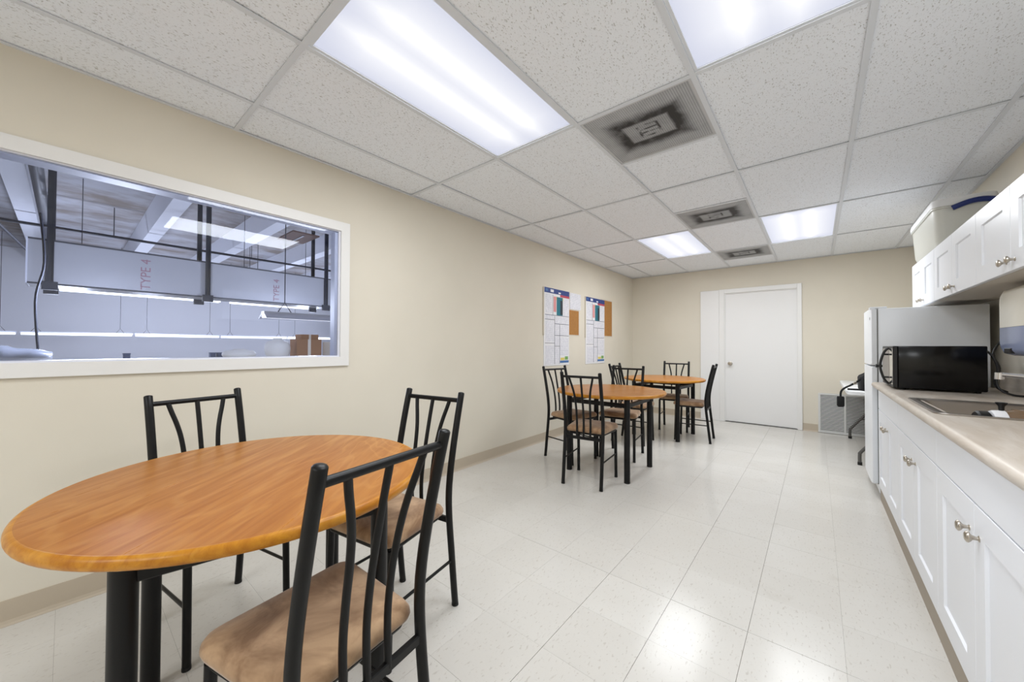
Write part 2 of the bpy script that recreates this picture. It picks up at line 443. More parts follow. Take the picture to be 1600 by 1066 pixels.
# door and its side panel
dr = empty('door_1', (-.67, YB, 0), kind='structure')
DINV = Matrix.Translation((.67, -YB, 0))
def dpart(b, name, material, smooth=None, par=None):
    o = b.obj(name, material, smooth=smooth); o.parent = par or dr
    o.matrix_parent_inverse = DINV if par is None else (par.matrix_parent_inverse).copy()
    return o
slab = dpart(MB().box(-1.118, -.222, YB+.012, YB+.052, .012, 2.024), 'door_slab', 'door_white')
for a, b_, z0, z1 in ((-1.204, -1.130, 0, 2.10), (-.224+.014, -.158, 0, 2.10)):
    dpart(MB().box(a, b_, YB-.022, YB+.11, z0, z1, .003, 1), 'jamb_casing', 'trim_white')
dpart(MB().box(-1.130, -.210, YB-.022, YB+.11, 2.034, 2.10, .003, 1), 'head_casing', 'trim_white')
dpart(MB().box(-1.130, -1.118, YB-.004, YB+.012, 0, 2.034).box(-.222, -.21, YB-.004, YB+.012, 0, 2.034).box(-1.118, -.222, YB-.004, YB+.012, 2.024, 2.034), 'door_stop', 'trim_white')
dpart(MB().box(-1.13, -.21, YB-.004, YB+.11, 0, .008), 'threshold', 'grey_metal')
kb = MB().lathe([(0, 0), (.032, 0), (.032, .006), (.012, .012), (.011, .03), (.024, .042), (.028, .055), (.022, .068), (0, .071)], 24, (-1.055, YB+.012, .92), '-y')
dpart(kb, 'door_knob', 'nickel', 40)
MB().box(-1.478, -1.205, YB-.016, YB+.002, 0, 2.095, .002, 1).obj('trim_1', 'door_white', kind='structure')

# ceiling: slab, tees, tiles
ce = MB().box(XL-.12, XR+.12, YF-.12, YB+.12, H+.06, H+.12).obj('ceiling', 'gap_dark', kind='structure')
T2 = .6096; CX = [-2.2656+T2*k for k in range(6)]; CY = [.6193+2*T2*k for k in range(-3, 5)]
xs = [XL]+CX+[XR]; ys = [YF]+[y for y in CY if y > YF+.05]+[YB]
VENTS = [(2, .6193+2*T2, .6193+3*T2), (2, .6193+5*T2, .6193+6*T2), (2, .6193+8*T2, .6193+9*T2)]
LIGHTS = [(1, CY[3]), (3, CY[3]), (3, CY[6]), (1, CY[6]), (1, CY[0]), (3, CY[0])]  # last two: unseen panels added behind the camera to brighten faces turned toward it
tm = {}
def ctile(x0, x1, y0, y1):
    k = (round(x1-x0, 4), round(y1-y0, 4))
    if k not in tm:
        a, b = k; tm[k] = MB().box(-a/2+.004, a/2-.004, -b/2+.004, b/2-.004, 0, .015).mesh('ceiling_tile')
    link('ceiling_tile', tm[k], 'ceiling_tile', ce, ((x0+x1)/2, (y0+y1)/2, H+.004+random.uniform(0, .0025)))
for i in range(len(xs)-1):
    x0, x1 = xs[i], xs[i+1]
    for j in range(len(ys)-1):
        y0, y1 = ys[j], ys[j+1]
        if any(abs(CX[l]-x0) < .01 and abs(ly-y0) < .01 for l, ly in LIGHTS): continue
        cuts = [y0, y1]
        if i == 3:
            for _, v0, v1 in VENTS:
                for v in (v0, v1):
                    if y0+.05 < v < y1-.05: cuts.append(v)
        cuts.sort()
        for a, b in zip(cuts, cuts[1:]):
            if i == 3 and any(abs(a-v0) < .02 for _, v0, v1 in VENTS): continue
            ctile(x0, x1, a, b)
tw = .012
def tee(x0, x1, y0, y1): MB().box(x0, x1, y0, y1, H-.002, H+.002).box((x0+x1)/2-.0015 if y1-y0 > x1-x0 else x0, (x0+x1)/2+.0015 if y1-y0 > x1-x0 else x1, (y0+y1)/2-.0015 if y1-y0 < x1-x0 else y0, (y0+y1)/2+.0015 if y1-y0 < x1-x0 else y1, H+.002, H+.05).obj('tee_bar', 'tee_metal', ce)
for x in CX: tee(x-tw, x+tw, YF, YB)
for y in ys[1:-1]:
    for a, b in zip(xs, xs[1:]):
        tee(a+(tw if a > XL else 0), b-(tw if b < XR else 0), y-tw, y+tw)
for _, v0, v1 in VENTS:
    for v in (v0, v1):
        if min(abs(v-y) for y in ys) > .05: tee(CX[2]+tw, CX[3]-tw, v-tw, v+tw)
for nm, b in (('wall_angle', MB().box(XL, XL+.022, YF, YB, H-.0015, H+.0015)), ('wall_angle', MB().box(XR-.022, XR, YF, YB, H-.0015, H+.0015)), ('wall_angle', MB().box(XL+.022, XR-.022, YB-.022, YB, H-.0015, H+.0015))):
    b.obj(nm, 'tee_metal', ce)

# ceiling light panels, each with its own lamp
LLAB = ['long ceiling light panel nearest the window, above the nearest table', 'ceiling light panel cut by the top edge above the open floor', 'ceiling light panel nearest the upper cabinets, toward the door', 'far ceiling light panel nearest the wall with posters', 'unseen ceiling light panel added behind the camera on the window side', 'unseen ceiling light panel added behind the camera on the kitchen side']
for (l, ly), lab in zip(LIGHTS, LLAB):
    cx, cy = CX[l]+T2/2, ly+T2
    o = empty('ceiling_light', (cx, cy, H), label=lab, cat='ceiling light', group='fluorescent light panels in the ceiling')
    hx, hy = T2/2-tw-.001, T2-tw-.001
    fr = MB()
    for a in ((-hx, hx, -hy, -hy+.014), (-hx, hx, hy-.014, hy), (-hx, -hx+.014, -hy+.014, hy-.014), (hx-.014, hx, -hy+.014, hy-.014)): fr.box(*a, .001, .02)
    fr.obj('frame', 'tee_metal', o)
    MB().box(-hx+.014, hx-.014, -hy+.014, hy-.014, .006, .012).obj('diffuser', 'diffuser', o)
    MB().box(-hx, hx, -hy, hy, .03, .055).obj('housing', 'tee_metal', o)
    L = bpy.data.lights.new('panel_lamp', 'AREA'); L.shape = 'RECTANGLE'; L.size = 2*hx-.04; L.size_y = 2*hy-.04; L.energy = LAMP_W*(1.0 if ly == CY[3] else 1.2 if ly > 0 else 1.5); L.color = (.93, .965, 1)
    lo = bpy.data.objects.new('panel_lamp', L); COL.objects.link(lo); lo.parent = o; lo.location = (0, 0, .003)

# ceiling vents
VLAB = ['large nearest dust-stained perforated ceiling vent beside the long light', 'middle one of the three dust-stained ceiling vents', 'farthest dust-stained ceiling vent close to the back wall']
for (l, v0, v1), lab in zip(VENTS, VLAB):
    o = empty('ceiling_vent', (CX[2]+T2/2, (v0+v1)/2, H), label=lab, cat='vent', group='perforated supply vents in the ceiling')
    hx = T2/2-tw-.001
    fr = MB()
    for a in ((-hx, hx, -hx, -hx+.012), (-hx, hx, hx-.012, hx), (-hx, -hx+.012, -hx+.012, hx-.012), (hx-.012, hx, -hx+.012, hx-.012)): fr.box(*a, 0, .012)
    fr.obj('frame', 'vent_frame', o)
    MB().box(-hx+.012, hx-.012, -hx+.012, hx-.012, .002, .006).obj('perforated_face', 'vent_face', o)

# ------------------------------------------------------------------ workshop behind the window
XW = -18.0; SY0, SY1, SZ = -6.0, 16.0, 4.0
MB().box(XW, XL-.13, SY0, SY1, -.1, 0).obj('floor_workshop', 'shop_floor', kind='structure')
MB().box(XW-.1, XW, SY0, SY1, 0, SZ+.2).obj('wall_workshop', 'shop_wall', kind='structure')
MB().box(XW, XL-.13, SY1, SY1+.1, 0, SZ+.2).obj('wall_workshop_end', 'shop_wall', kind='structure')
MB().box(XW, XL-.13, SY0-.1, SY0, 0, SZ+.2).obj('wall_workshop_near', 'shop_wall', kind='structure')
sc = MB().box(XW, XL-.13, SY0, SY1, SZ, SZ+.2).obj('ceiling_workshop', 'shop_ceiling', kind='structure')
for y in (-2.46, -.505, 1.22, 2.73, 4.32, 6.1, 8.2, 10.6): MB().prism([(y-.12, 3.6), (y+.12, 3.6), (y+.18, SZ+.01), (y-.18, SZ+.01)], 'x', XW, XL-.13).obj('beam', 'shop_beam', sc)
DX = -8.52; DZ0, DZ1 = 2.05, 2.68
du = empty('air_duct', (DX-.3, 2.5, DZ0), label='long grey duct-board air duct hanging beyond the window', cat='duct')
MB().box(-.3, .3, -2.86, 7, 0, DZ1-DZ0).obj('duct_body', 'duct_board', du)
for a in ((.296, .31, -2.87, 7, DZ1-DZ0-.012, DZ1-DZ0+.012), (.296, .31, -2.87, 7, -.012, .012)): MB().box(*a).obj('edge_strip', 'duct_edge', du)
MB().box(-.31, .312, -2.875, -2.86, -.01, DZ1-DZ0+.01).obj('end_cap', 'fixture_white', du)
def letters(txt, y, z, size):
    cu = bpy.data.curves.new('txt', 'FONT'); cu.body = txt; cu.size = size; cu.extrude = .002
    tmp = bpy.data.objects.new('txt', cu); COL.objects.link(tmp)
    bpy.context.view_layer.update()
    me = bpy.data.meshes.new_from_object(tmp.evaluated_get(bpy.context.evaluated_depsgraph_get()))
    bpy.data.objects.remove(tmp)
    # reading upwards on a face that looks along +X
    me.transform(Matrix(((0, 0, 1, .302), (0, -1, 0, 0), (1, 0, 0, 0), (0, 0, 0, 1))).inverted_safe() if False else Matrix(((0, 0, 1, .302), (0, -1, 0, y), (1, 0, 0, z), (0, 0, 0, 1))))
    link('lettering', me, 'lettering_red', du)
letters('TYPE 4', -1.62, .03, .17); letters('TYPE 4', .28, .03, .15)
for i, y in enumerate((-.16, 1.62, 3.70)):
    for dx, z0 in ((DX+.048, DZ0-.03), (DX-.66, DZ0-.03)):
        h = empty('hanger_strut', (dx, y, z0), label='%s dark steel strut hanging %s the duct beyond the window' % (('leftmost', 'middle', 'rightmost')[i], 'in front of' if dx > DX else 'behind'), cat='strut', group='steel struts carrying the duct')
        w_ = .035
        MB().box(-.02, .02, -w_, -w_+.012, 0, SZ-z0).box(-.02, .02, w_-.012, w_, 0, SZ-z0).box(-.02, -.012, -w_, w_, 0, SZ-z0).obj('channel', 'strut', h)
        MB().box(-.03, .03, -.075, .075, -.06, .06).obj('bracket', 'strut', h)
spk = empty('sprinkler_pipe', (-11.15, 4, 3.40), label='thin dark sprinkler pipe under the workshop ceiling', cat='pipe')
MB().tube([(0, -8, 0), (0, 8, 0)], .028).obj('pipe', 'pipe', spk, 40)
for y in (-6, -3.4, -1.0, 2.0, 6): MB().tube([(0, y, .02), (0, y, SZ-3.40)], .008, 8).obj('hanger_rod', 'pipe', spk, 40)
MB().tube([(-11.15, -.83, 3.375), (-13.2, -.44, 3.05), (-13.5, -.41, 2.8)], .024).obj('pipe_branch', 'pipe', smooth=40, label='dark pipe branch slanting down at the left of the window', cat='pipe')
MB().tube([(-4, -.28, 3.5), (XW+.02, -.28, 3.5)], .065, 14).obj('conduit_pipe', 'pipe', smooth=40, label='thick dark pipe running along the leftmost ceiling beam', cat='pipe')
def strip(x, y0, y1, z, lab, emit=True, bare=False, wires=True, grp='strip lights in the workshop', rot=0):
    L = y1-y0
    o = empty('strip_light', (x, (y0+y1)/2, z), rot, label=lab, cat='light', group=grp)
    MB().prism([(-.06, .05), (.06, .05), (.05, .09), (-.05, .09)], 'y', -L/2, L/2).obj('fixture_body', 'fixture_white', o)
    if not bare: MB().prism([(-.15, .0), (-.135, .0), (-.055, .055), (-.06, .062)], 'y', -L/2, L/2).prism([(.135, 0), (.15, 0), (.06, .062), (.055, .055)], 'y', -L/2, L/2).obj('reflector', 'fixture_white', o)
    for s_ in (-.07, .07): MB().tube([(s_, -L/2+.02, .03), (s_, L/2-.02, .03)], .026 if bare else .019).obj('tube', 'tube_glow' if emit else 'fixture_white', o, 40)
    if wires:
        for s_ in (-L/2+.25, L/2-.25): MB().tube([(0, s_-.08, .09), (0, s_, .22), (0, s_+.08, .09)], .006, 6).tube([(0, s_, .22), (0, s_, SZ-z)], .006, 6).obj('hanging_wire', 'pipe', o)
    return o
strip(-9.6, -.1, 2.05, 2.06, 'bright strip light under the left half of the duct', bare=True)
strip(-9.6, 2.2, 3.95, 2.06, 'bright strip light under the right half of the duct', bare=True)
for k in range(5): strip(-15.6, -1.6+2.05*k-1.2, -1.6+2.05*k+.8, 1.42, ('far low strip light at the left end of the bright line', 'second strip light in the far bright line', 'third strip light in the far bright line', 'fourth strip light in the far bright line', 'last strip light at the right end of the far bright line')[k], wires=True, bare=True)
strip(-5.4, 1.58, 2.75, 1.52, 'white two-tube shop light hung near the right window edge')
strip(-10.6, 2.35, 3.45, 2.75, 'shop light hung crosswise above the duct', rot=PI/2)
for x, y in ((-6, .4), (-6.4, 3.4), (-11.5, 0), (-11.5, 4.5), (-14.8, 1.5), (-14.8, 6)):  # point lamps added to light the workshop, not mounted in any fixture
    L = bpy.data.lights.new('shop_fill_lamp', 'POINT'); L.energy = SHOP_W; L.color = (.79, .85, 1); L.shadow_soft_size = .25
    lo = bpy.data.objects.new('shop_fill_lamp', L); COL.objects.link(lo); lo.location = (x, y, 1.75)
ov = empty('ceiling_hatch', (-8.9, 3.27, 3.57), label='rust brown square panel under the workshop ceiling', cat='panel')
MB().box(-.45, .45, -.27, .27, 0, .03, .004, 1).obj('plate', 'rust_brown', ov); MB().box(-.3, .3, -.02, .02, -.01, 0).obj('slot', 'pipe', ov)
# goods on a bench beyond the sill
bn = empty('work_bench', (-9.5, 1.6, 0), label='pale work bench top just showing above the window sill', cat='bench')
MB().box(-.6, .6, -2.6, 3.6, .86, .90).obj('bench_top', 'cream_box', bn)
for y in (-2.5, 0, 3.5):
    for x in (-.5, .5): MB().box(x-.03, x+.03, y-.03, y+.03, 0, .86).obj('leg', 'strut', bn)
wb = MB(); L = []
n = 22
for k in range(n+1):
    t = k/n; y = -1.5+1.42*t; r = .16*(math.sin(PI*min(max(t, .03), .97))**.35)*(1+.12*math.sin(k*1.9))
    L.append([(-5.6+r*1.5*math.cos(2*PI*q/18)*(1+.05*math.sin(q*5+k)), y, 1.055+r*.8*math.sin(2*PI*q/18)*(1+.06*math.cos(q*3+k*2))) for q in range(18)])
b2 = wb.loops(L).obj('wrapped_bundle', 'wrap', smooth=60, label='plastic wrapped silvery bundle at the lower left of the window', cat='bundle')
bt = empty('packing_table', (-5.6, -.5, 0), label='dark edged packing table under the silvery bundle', cat='table')
MB().box(-.45, .45, -1.3, 1.25, .84, .88, .01).obj('table_top', 'cream_box', bt)
for x in (-.38, .38):
    for y in (-1.2, 1.15): MB().tube([(x, y, 0), (x, y, .84)], .02).obj('leg', 'strut', bt)
for x, y, lab in ((-5.75, -.45, 'dark hose dropping from the duct to the silvery bundle'), (-6.0, -.18, 'thin looped cord beside the dark hose')):
    MB().tube(spline([(x, y, 2.5), (x, y+.03, 2.0), (x, y-.02, 1.6), (x, y+.02, 1.2 if y < -.3 else .885)]), .02 if y < -.3 else .01, 8).obj('hanging_cord', 'strut', smooth=50, label=lab, cat='cord')
def bx(name, x, y, z, sx, sy, sz, m, lab, cat, grp=None):
    o = empty(name, (x, y, z), label=lab, cat=cat, group=grp)
    MB().box(-sx/2, sx/2, -sy/2, sy/2, 0, sz, .006, 1).obj('carton', m, o)
    MB().box(sx/2-.001, sx/2+.002, -sy*.06, sy*.06, 0, sz).obj('tape', 'cream_box', o)
    return o
bx('cardboard_box', -9.4, 3.65, .90, .4, .55, .42, 'cardboard', 'brown cardboard box at the lower right of the window', 'box', 'cartons on the bench')
bx('cardboard_box', -9.0, 4.2, .90, .4, .5, .36, 'cream_box', 'pale box in front of the brown cardboard box', 'box', 'cartons on the bench')
bx('cardboard_box', -9.6, 3.75, 1.32, .35, .4, .12, 'cardboard', 'small flat carton on top of the brown box', 'box', 'cartons on the bench')
for x, y, sx, sz, lab in ((-9.3, 3.02, .26, .44, 'upright white bulging sack beside the brown box'), (-9.25, 2.30, .3, .2, 'low white sack lying left of the upright sack')):
    b = MB(); L = []
    for k in range(11):
        t = k/10; r = sx*(.55+.45*math.sin(PI*(.15+.8*t)))*(1 if t < .85 else .55)
        L.append([(x+r*.7*math.cos(2*PI*q/16)*(1+.06*math.sin(3*q+k)), y+r*math.sin(2*PI*q/16), .90+sz*t) for q in range(16)])
    b.loops(L).obj('sack', 'bag_white', smooth=60, label=lab, cat='sack', group='white sacks on the bench')
for y, lab in ((.72, 'single small blue bin on the far shelf line'), (1.98, 'leftmost of three small blue bins'), (2.10, 'middle of three small blue bins'), (2.22, 'rightmost of three small blue bins')):
    MB().box(-9.95, -9.8, y-.045, y+.045, .90, 1.02, .01).box(-9.94, -9.81, y-.05, y+.05, 1.0, 1.02).obj('small_bin', 'crate_blue', label=lab, cat='bin', group='small blue bins on the bench')

# ------------------------------------------------------------------ tables
def make_table(loc, rz, lab):
    o = empty('dining_table', loc, rz, label=lab, cat='table', group='round oak dining tables')
    R, z1, z0 = .510, .762, .732
    MB().lathe([(0, z0+.002), (R-.020, z0+.002), (R-.0145, z1-.0005), (R-.022, z1), (0, z1)], 96).obj('tabletop', 'oak_top', o, 30)
    prof = [(R-.019, z0)]+[(R-.013+.013*math.cos(a), (z0+z1)/2+(z1-z0)/2*math.sin(a)) for a in [(-90+180*k/10)*PI/180 for k in range(11)]]+[(R-.0148, z1-.0004)]
    MB().lathe(prof, 96).obj('edge_band', 'oak_edge', o, 40)
    hd = .285
    for sx in (-1, 1):
        for sy in (-1, 1):
            lg = MB().tube([(sx*hd, sy*hd, .008), (sx*hd, sy*hd, z0)], .0255, 20).obj('leg', 'black_metal', o, 40)
            MB().lathe([(0, 0), (.024, 0), (.026, .003), (.026, .012), (0, .012)], 20, (sx*hd, sy*hd, 0)).obj('foot_cap', 'rubber', lg, 40)
            MB().box(sx*hd-.04, sx*hd+.04, sy*hd-.04, sy*hd+.04, z0-.004, z0).obj('mount_plate', 'black_metal', lg)
    for s_ in (-1, 1):
        MB().box(-hd+.02, hd-.02, s_*hd-.011, s_*hd+.011, .645, .683, .003, 1).obj('apron_bar', 'black_metal', o)
        MB().box(s_*hd-.011, s_*hd+.011, -hd+.02, hd-.02, .645, .683, .003, 1).obj('apron_bar', 'black_metal', o)
    return o
make_table((-1.42, .423, 0), math.radians(79), 'large round oak table nearest the camera below the window')
make_table((-1.555, 3.385, 0), math.radians(.5), 'round oak table in the middle of the room below the posters')
make_table((-1.60, 5.16, 0), math.radians(-4), 'farthest round oak table, in front of the white door panel')

# ------------------------------------------------------------------ chairs
PY = [(0, -.200), (.12, -.186), (.25, -.172), (.36, -.159), (.44, -.152), (.50, -.150), (.56, -.153), (.64, -.164), (.74, -.184), (.85, -.209), (.958, -.236)]
def py(z):
    for (a, ya), (b, yb) in zip(PY, PY[1:]):
        if z <= b: return ya+(yb-ya)*(z-a)/(b-a)
    return PY[-1][1]
def make_chair():
    o = empty('dining_chair', cat='chair', group='black metal chairs with suede seats')
    for s_ in (-1, 1):
        ps = spline([(s_*.167, y, z) for z, y in PY], 2)
        ps = [(p.x, p.y, max(p.z, .006)) for p in ps]
        pst = MB().tube(ps, .0148, 16, dome=.006).obj('back_post', 'black_metal', o, 50)
        MB().tube([(s_*.167, -.2, 0), (s_*.167, -.198, .012)], .0155, 14).obj('foot_cap', 'rubber', pst, 40)
        lg = MB().tube([(s_*.178, .197, .006), (s_*.176, .185, .428)], .0135, 16).obj('front_leg', 'black_metal', o, 40)
        MB().tube([(s_*.178, .197, 0), (s_*.178, .197, .012)], .0143, 14).obj('foot_cap', 'rubber', lg, 40)
        MB().tube([(s_*.167, py(.215), .215), (s_*.1775, .190, .215)], .0065, 10).obj('stretcher', 'black_metal', o, 40)
    MB().tube([(-.167, py(.925), .925), (.167, py(.925), .925)], .0105, 14).obj('top_rail', 'black_metal', o, 40)
    MB().box(-.165, .165, py(.40)-.008, py(.40)+.008, .388, .414, .003, 1).obj('lower_rail', 'black_metal', o)
    for s_ in (-1, 0, 1):
        q = [(.104, .922), (.094, .88), (.082, .835), (.071, .78), (.064, .71), (.061, .62), (.060, .52), (.059, .40)]
        MB().tube(spline([(s_*x, py(z), z) for x, z in q], 4), .0092, 12).obj('spindle', 'black_metal', o, 50)
    # seat outline: narrower at the back, rounded corners
    def outline(ins, z):
        yb, yf, wb_, wf = -.128+ins, .222-ins, .170-ins, .205-ins
        cs = [(wf, yf, .055), (-wf, yf, .055), (-wb_, yb, .03), (wb_, yb, .03)]
        out = []
        n = len(cs)
        for i, (x, y, r) in enumerate(cs):
            c = Vector((x, y)); p = Vector(cs[i-1][:2]); q = Vector(cs[(i+1) % n][:2]); r = max(r-ins*.5, .008)
            d1 = (p-c).normalized(); d2 = (q-c).normalized()
            a = c+d1*r*1.05; b = c+d2*r*1.05
            for k in range(7):
                t = k/6; out.append(((1-t)**2*a+2*t*(1-t)*c+t*t*b))
        return [(v.x, v.y+.0, z+.004*math.sin((v.y+.1)*6)) for v in out]
    MB().loops([outline(.018, .438), outline(.004, .443), outline(0, .455), outline(.002, .468), outline(.010, .481), outline(.024, .488), outline(.06, .4925), outline(.11, .494)]).obj('seat_cushion', 'suede', o, 80)
    fr = MB(); P = outline(.022, .430)
    fr.tube([(x, y, .430) for x, y, z in P], .0085, 8, closed=True)
    fr.box(-.14, .14, -.09, .18, .431, .4375)
    fr.obj('seat_frame', 'black_metal', o, 40)
    return o
def at_feet(rear, front):
    r_ = Vector(rear); f_ = Vector(front); d = (f_-r_).normalized(); c = (r_+f_)/2
    return c, math.atan2(-d.x, d.y)
CH = [
    ((-.757, .457), (-1.15, .402), 'closest chair, cropped by the bottom edge, its back toward the camera'),
    ((-1.4425, 1.118), (-1.378, .728), 'chair at the near table standing right of it, back toward the posters'),
    ((-2.193, .397), (-1.800, .470), 'chair between the near table and the wall under the window'),
    ((-2.225, 3.475), (-1.838, 3.392), 'chair with its back to the wall under the first poster'),
    ((-1.525, 2.774), (-1.58, 3.156), 'chair on the camera side of the middle table, back toward the camera'),
    ((-1.66, 4.072), (-1.614, 3.68), 'chair on the far side of the middle table facing the camera'),
    ((-1.615, 5.80), (-1.558, 5.445), 'chair behind the farthest table facing the camera, near the back wall'),
    ((-1.0165, 5.17), (-1.41, 5.14), 'chair seen from the side in front of the white door'),
    ((-1.985, 4.545), (-1.592, 4.557), 'chair at the far table seen edge-on under the second poster'),
]
proto = make_chair()
for i, (r_, f_, lab) in enumerate(CH):
    c, a = at_feet(r_, f_)
    o = proto if i == 0 else None
    if o is None: o = copy_tree(proto)
    o.location = (c.x, c.y, 0); o.rotation_euler = (0, 0, a); o['label'] = lab

# ------------------------------------------------------------------ posters on the left wall
def poster(y0, y1, z0, z1, lab):
    o = empty('notice_poster', (XL, y0, z0), label=lab, cat='poster', group='notice posters on the left wall')
    W, Hh = y1-y0, z1-z0
    MB().box(.001, .006, 0, W, 0, Hh).obj('sheet', 'paper', o)
    MB().box(.0, .012, -.018, 0, Hh*.39, Hh).obj('board_edge', 'wood_frame', o)
    def pn(name, u0, u1, v0, v1, m, t=.0075): MB().box(.006, t, u0*W, u1*W, v0*Hh, v1*Hh).obj(name, m, o)
    pn('header_band', 0, 1, .935, 1, 'print_navy'); pn('header_red', .62, 1, .905, .935, 'print_red')
    pn('header_mark', .06, .14, .955, .985, 'print_blue', .0082); pn('header_mark', .24, .36, .95, .985, 'paper', .0082); pn('header_mark', .55, .64, .945, .965, 'paper', .0082)
    pn('picture', .48, .72, .66, .90, 'print_teal'); pn('picture_shade', .62, .72, .67, .86, 'print_dark', .0085)
    pn('colour_block', .36, .46, .70, .90, 'print_pink'); pn('colour_block', .44, .74, .86, .90, 'print_yellow', .0072)
    for u0, u1, v0, v1 in ((.06, .30, .68, .92), (.76, .97, .66, .89), (.06, .38, .60, .65), (.42, .97, .55, .64), (.06, .38, .31, .58), (.42, .58, .40, .53), (.62, .97, .40, .53), (.42, .58, .26, .38), (.62, .97, .13, .37), (.06, .38, .02, .26), (.42, .58, .02, .24)):
        pn('text_panel', u0, u1, v0, v1, 'paper_text')
    for u0, u1, v in ((.04, .98, .652), (.04, .4, .592), (.4, .98, .542), (.4, .98, .39), (.04, .4, .29), (.4, .6, .25)): pn('rule', u0, u1, v, v+.006, 'print_line', .0078)
    for u, v0, v1 in ((.33, .66, .92), (.4, .02, .65), (.6, .02, .54)): pn('rule', u, u+.008, v0, v1, 'print_line', .0078)
    pn('footer_band', .62, .98, .03, .06, 'print_blue'); pn('colour_block', .64, .80, .065, .10, 'print_yellow'); pn('colour_block', .82, .95, .07, .115, 'print_green')
poster(3.80, 4.41, .93, 1.928, 'tall notice poster with navy header, left one nearer the window')
poster(4.88, 5.505, .92, 1.92, 'tall notice poster with navy header, right one nearer the corner')
MB().box(XL+.001, XL+.005, 4.43, 4.735, 1.70, 1.925).box(XL+.005, XL+.0058, 4.45, 4.71, 1.72, 1.73).obj('notice_sheet', 'paper_text', label='white sheet of paper pinned right of the left poster', cat='paper')
for y0, y1, z0, z1, lab in ((4.30, 4.70, 1.325, 1.70, 'small cork board showing behind the left poster'), (5.38, 5.81, 1.335, 1.94, 'taller cork board showing behind the right poster')):
    o = empty('cork_board', (XL, (y0+y1)/2, z0), label=lab, cat='cork board', group='cork boards on the left wall')
    W, h_ = (y1-y0)/2, z1-z0
    MB().box(-.003, .0005, -W, W, 0, h_).obj('cork_sheet', 'cork', o)
    f = MB().box(-.003, .0009, -W, W, 0, .016).box(-.003, .0009, -W, W, h_-.016, h_).box(-.003, .0009, W-.016, W, .016, h_-.016).box(-.003, .0009, -W, -W+.016, .016, h_-.016)
    f.obj('frame', 'wood_frame', o)

# ------------------------------------------------------------------ kitchen run on the right wall
def shaker(name, parent, y0, y1, z0, z1, xf, t=.019, st=.085, rec=.008, slope=.004):
    b = MB()
    def R(i, x): return [(x, y0+i, z0+i), (x, y1-i, z0+i), (x, y1-i, z1-i), (x, y0+i, z1-i)]
    b.loops([R(0, xf+t), R(0, xf+.0015), R(.0015, xf), R(st, xf), R(st+slope, xf+rec)])
    return b.obj(name, 'cabinet_white', parent)
KNOB = MB().lathe([(0, .030), (.010, .0295), (.0155, .026), (.0165, .0225), (.013, .018), (.007, .014), (.0055, .008), (.0055, .003), (.009, .0015), (.009, 0), (0, 0)], 20, (0, 0, 0), '-x').mesh('knob', 50)
FX = .37; EDGES = [4.05, 3.155, 2.24, 1.325, .41]
BL = ['far white base cabinet next to the refrigerator', 'white base cabinet under the sink', 'white base cabinet with the largest knobs at lower right', 'white base cabinet just outside the right edge']
for k in range(4):
    y1, y0 = EDGES[k], EDGES[k+1]
    o = empty('base_cabinet', (0, 0, 0), label=BL[k], cat='cabinet', group='white base cabinets')
    MB().box(FX+.02, .981, y0+.001, y1-.001, .105, .60 if k == 1 else .868).obj('carcass', 'cabinet_white', o)
    if k == 1: MB().box(FX+.02, FX+.034, y0+.001, y1-.001, .60, .868).obj('front_rail', 'cabinet_white', o)
    MB().box(FX+.008, FX+.02, y0, y1, 0, .105).obj('toe_kick', 'toe_brown', o)
    MB().box(FX, FX+.019, y0+.002, y1-.002, .708, .866, .0015, 1).obj('drawer_front', 'cabinet_white', o)
    ym = (y0+y1)/2
    for a, b_, ky in ((y0+.002, ym-.0015, ym-.046), (ym+.0015, y1-.002, ym+.046)):
        d = shaker('door', o, a, b_, .108, .703, FX)
        link('knob', KNOB, 'nickel', d, (FX, ky, .612))
ct = empty('countertop', (.65, 2.2, .868), label='beige stone-look laminate countertop over the white base cabinets', cat='countertop')
CTI = Matrix.Translation((-.65, -2.2, -.868))
def cpart(b, n, m='counter', s_=None):
    o = b.obj(n, m, ct, s_); o.matrix_parent_inverse = CTI; return o
nose = [(.42, .870), (.345, .870)]+[(.352+.019*math.cos(a), .889+.0195*math.sin(a)+.001) for a in [math.radians(v) for v in (250, 230, 210, 190, 170, 150, 130, 110, 90)]]+[(.42, .9095)]
SX0, SX1, SYA, SYB = .40, .80, 2.30, 2.85
b = MB().prism(nose, 'y', .40, 4.06)
b.box(.42, .955, SYB, 4.06, .870, .9095).box(.42, .955, .40, SYA, .870, .9095).box(SX1, .955, SYA, SYB, .870, .9095)
cpart(b, 'slab', s_=40)
cpart(MB().prism([(.955, .870), (.981, .870), (.981, 1.015), (.968, 1.015), (.964, 1.01), (.962, .93), (.955, .915)], 'y', .40, 4.06), 'backsplash', s_=30)
# sink
sk = empty('kitchen_sink', (.6, 2.57, .9095), label='stainless steel drop-in sink with dark shadowed inner wall', cat='sink')
ri = MB(); L = []
def RR(d, z): return [(x-.6, y-2.57, z) for x, y in rrect(SX0-.03+d, SX1+.05-d, SYA-.035+d, SYB+.035-d, .04, 5)]
def RI(d, z): return [(x-.6, y-2.57, z) for x, y in rrect(SX0+.012+d, SX1-.012-d, SYA+.012+d, SYB-.012-d, .045, 5)]
n_ = len(RR(0, 0))
V = [[ri.b.verts.new(p) for p in lp] for lp in (RR(0, .0005), RR(.003, .006), RR(.018, .006), RI(-.006, .003), RI(0, -.004), RI(.006, -.115), RI(.03, -.135))]
for A, B in zip(V, V[1:]):
    for k in range(n_): ri.b.faces.new((A[k], A[(k+1) % n_], B[(k+1) % n_], B[k]))
ri.b.faces.new(V[-1])
so = ri.obj('basin', 'steel', sk, 40)
md = so.modifiers.new('t', 'SOLIDIFY'); md.thickness = .0012; md.offset = -1
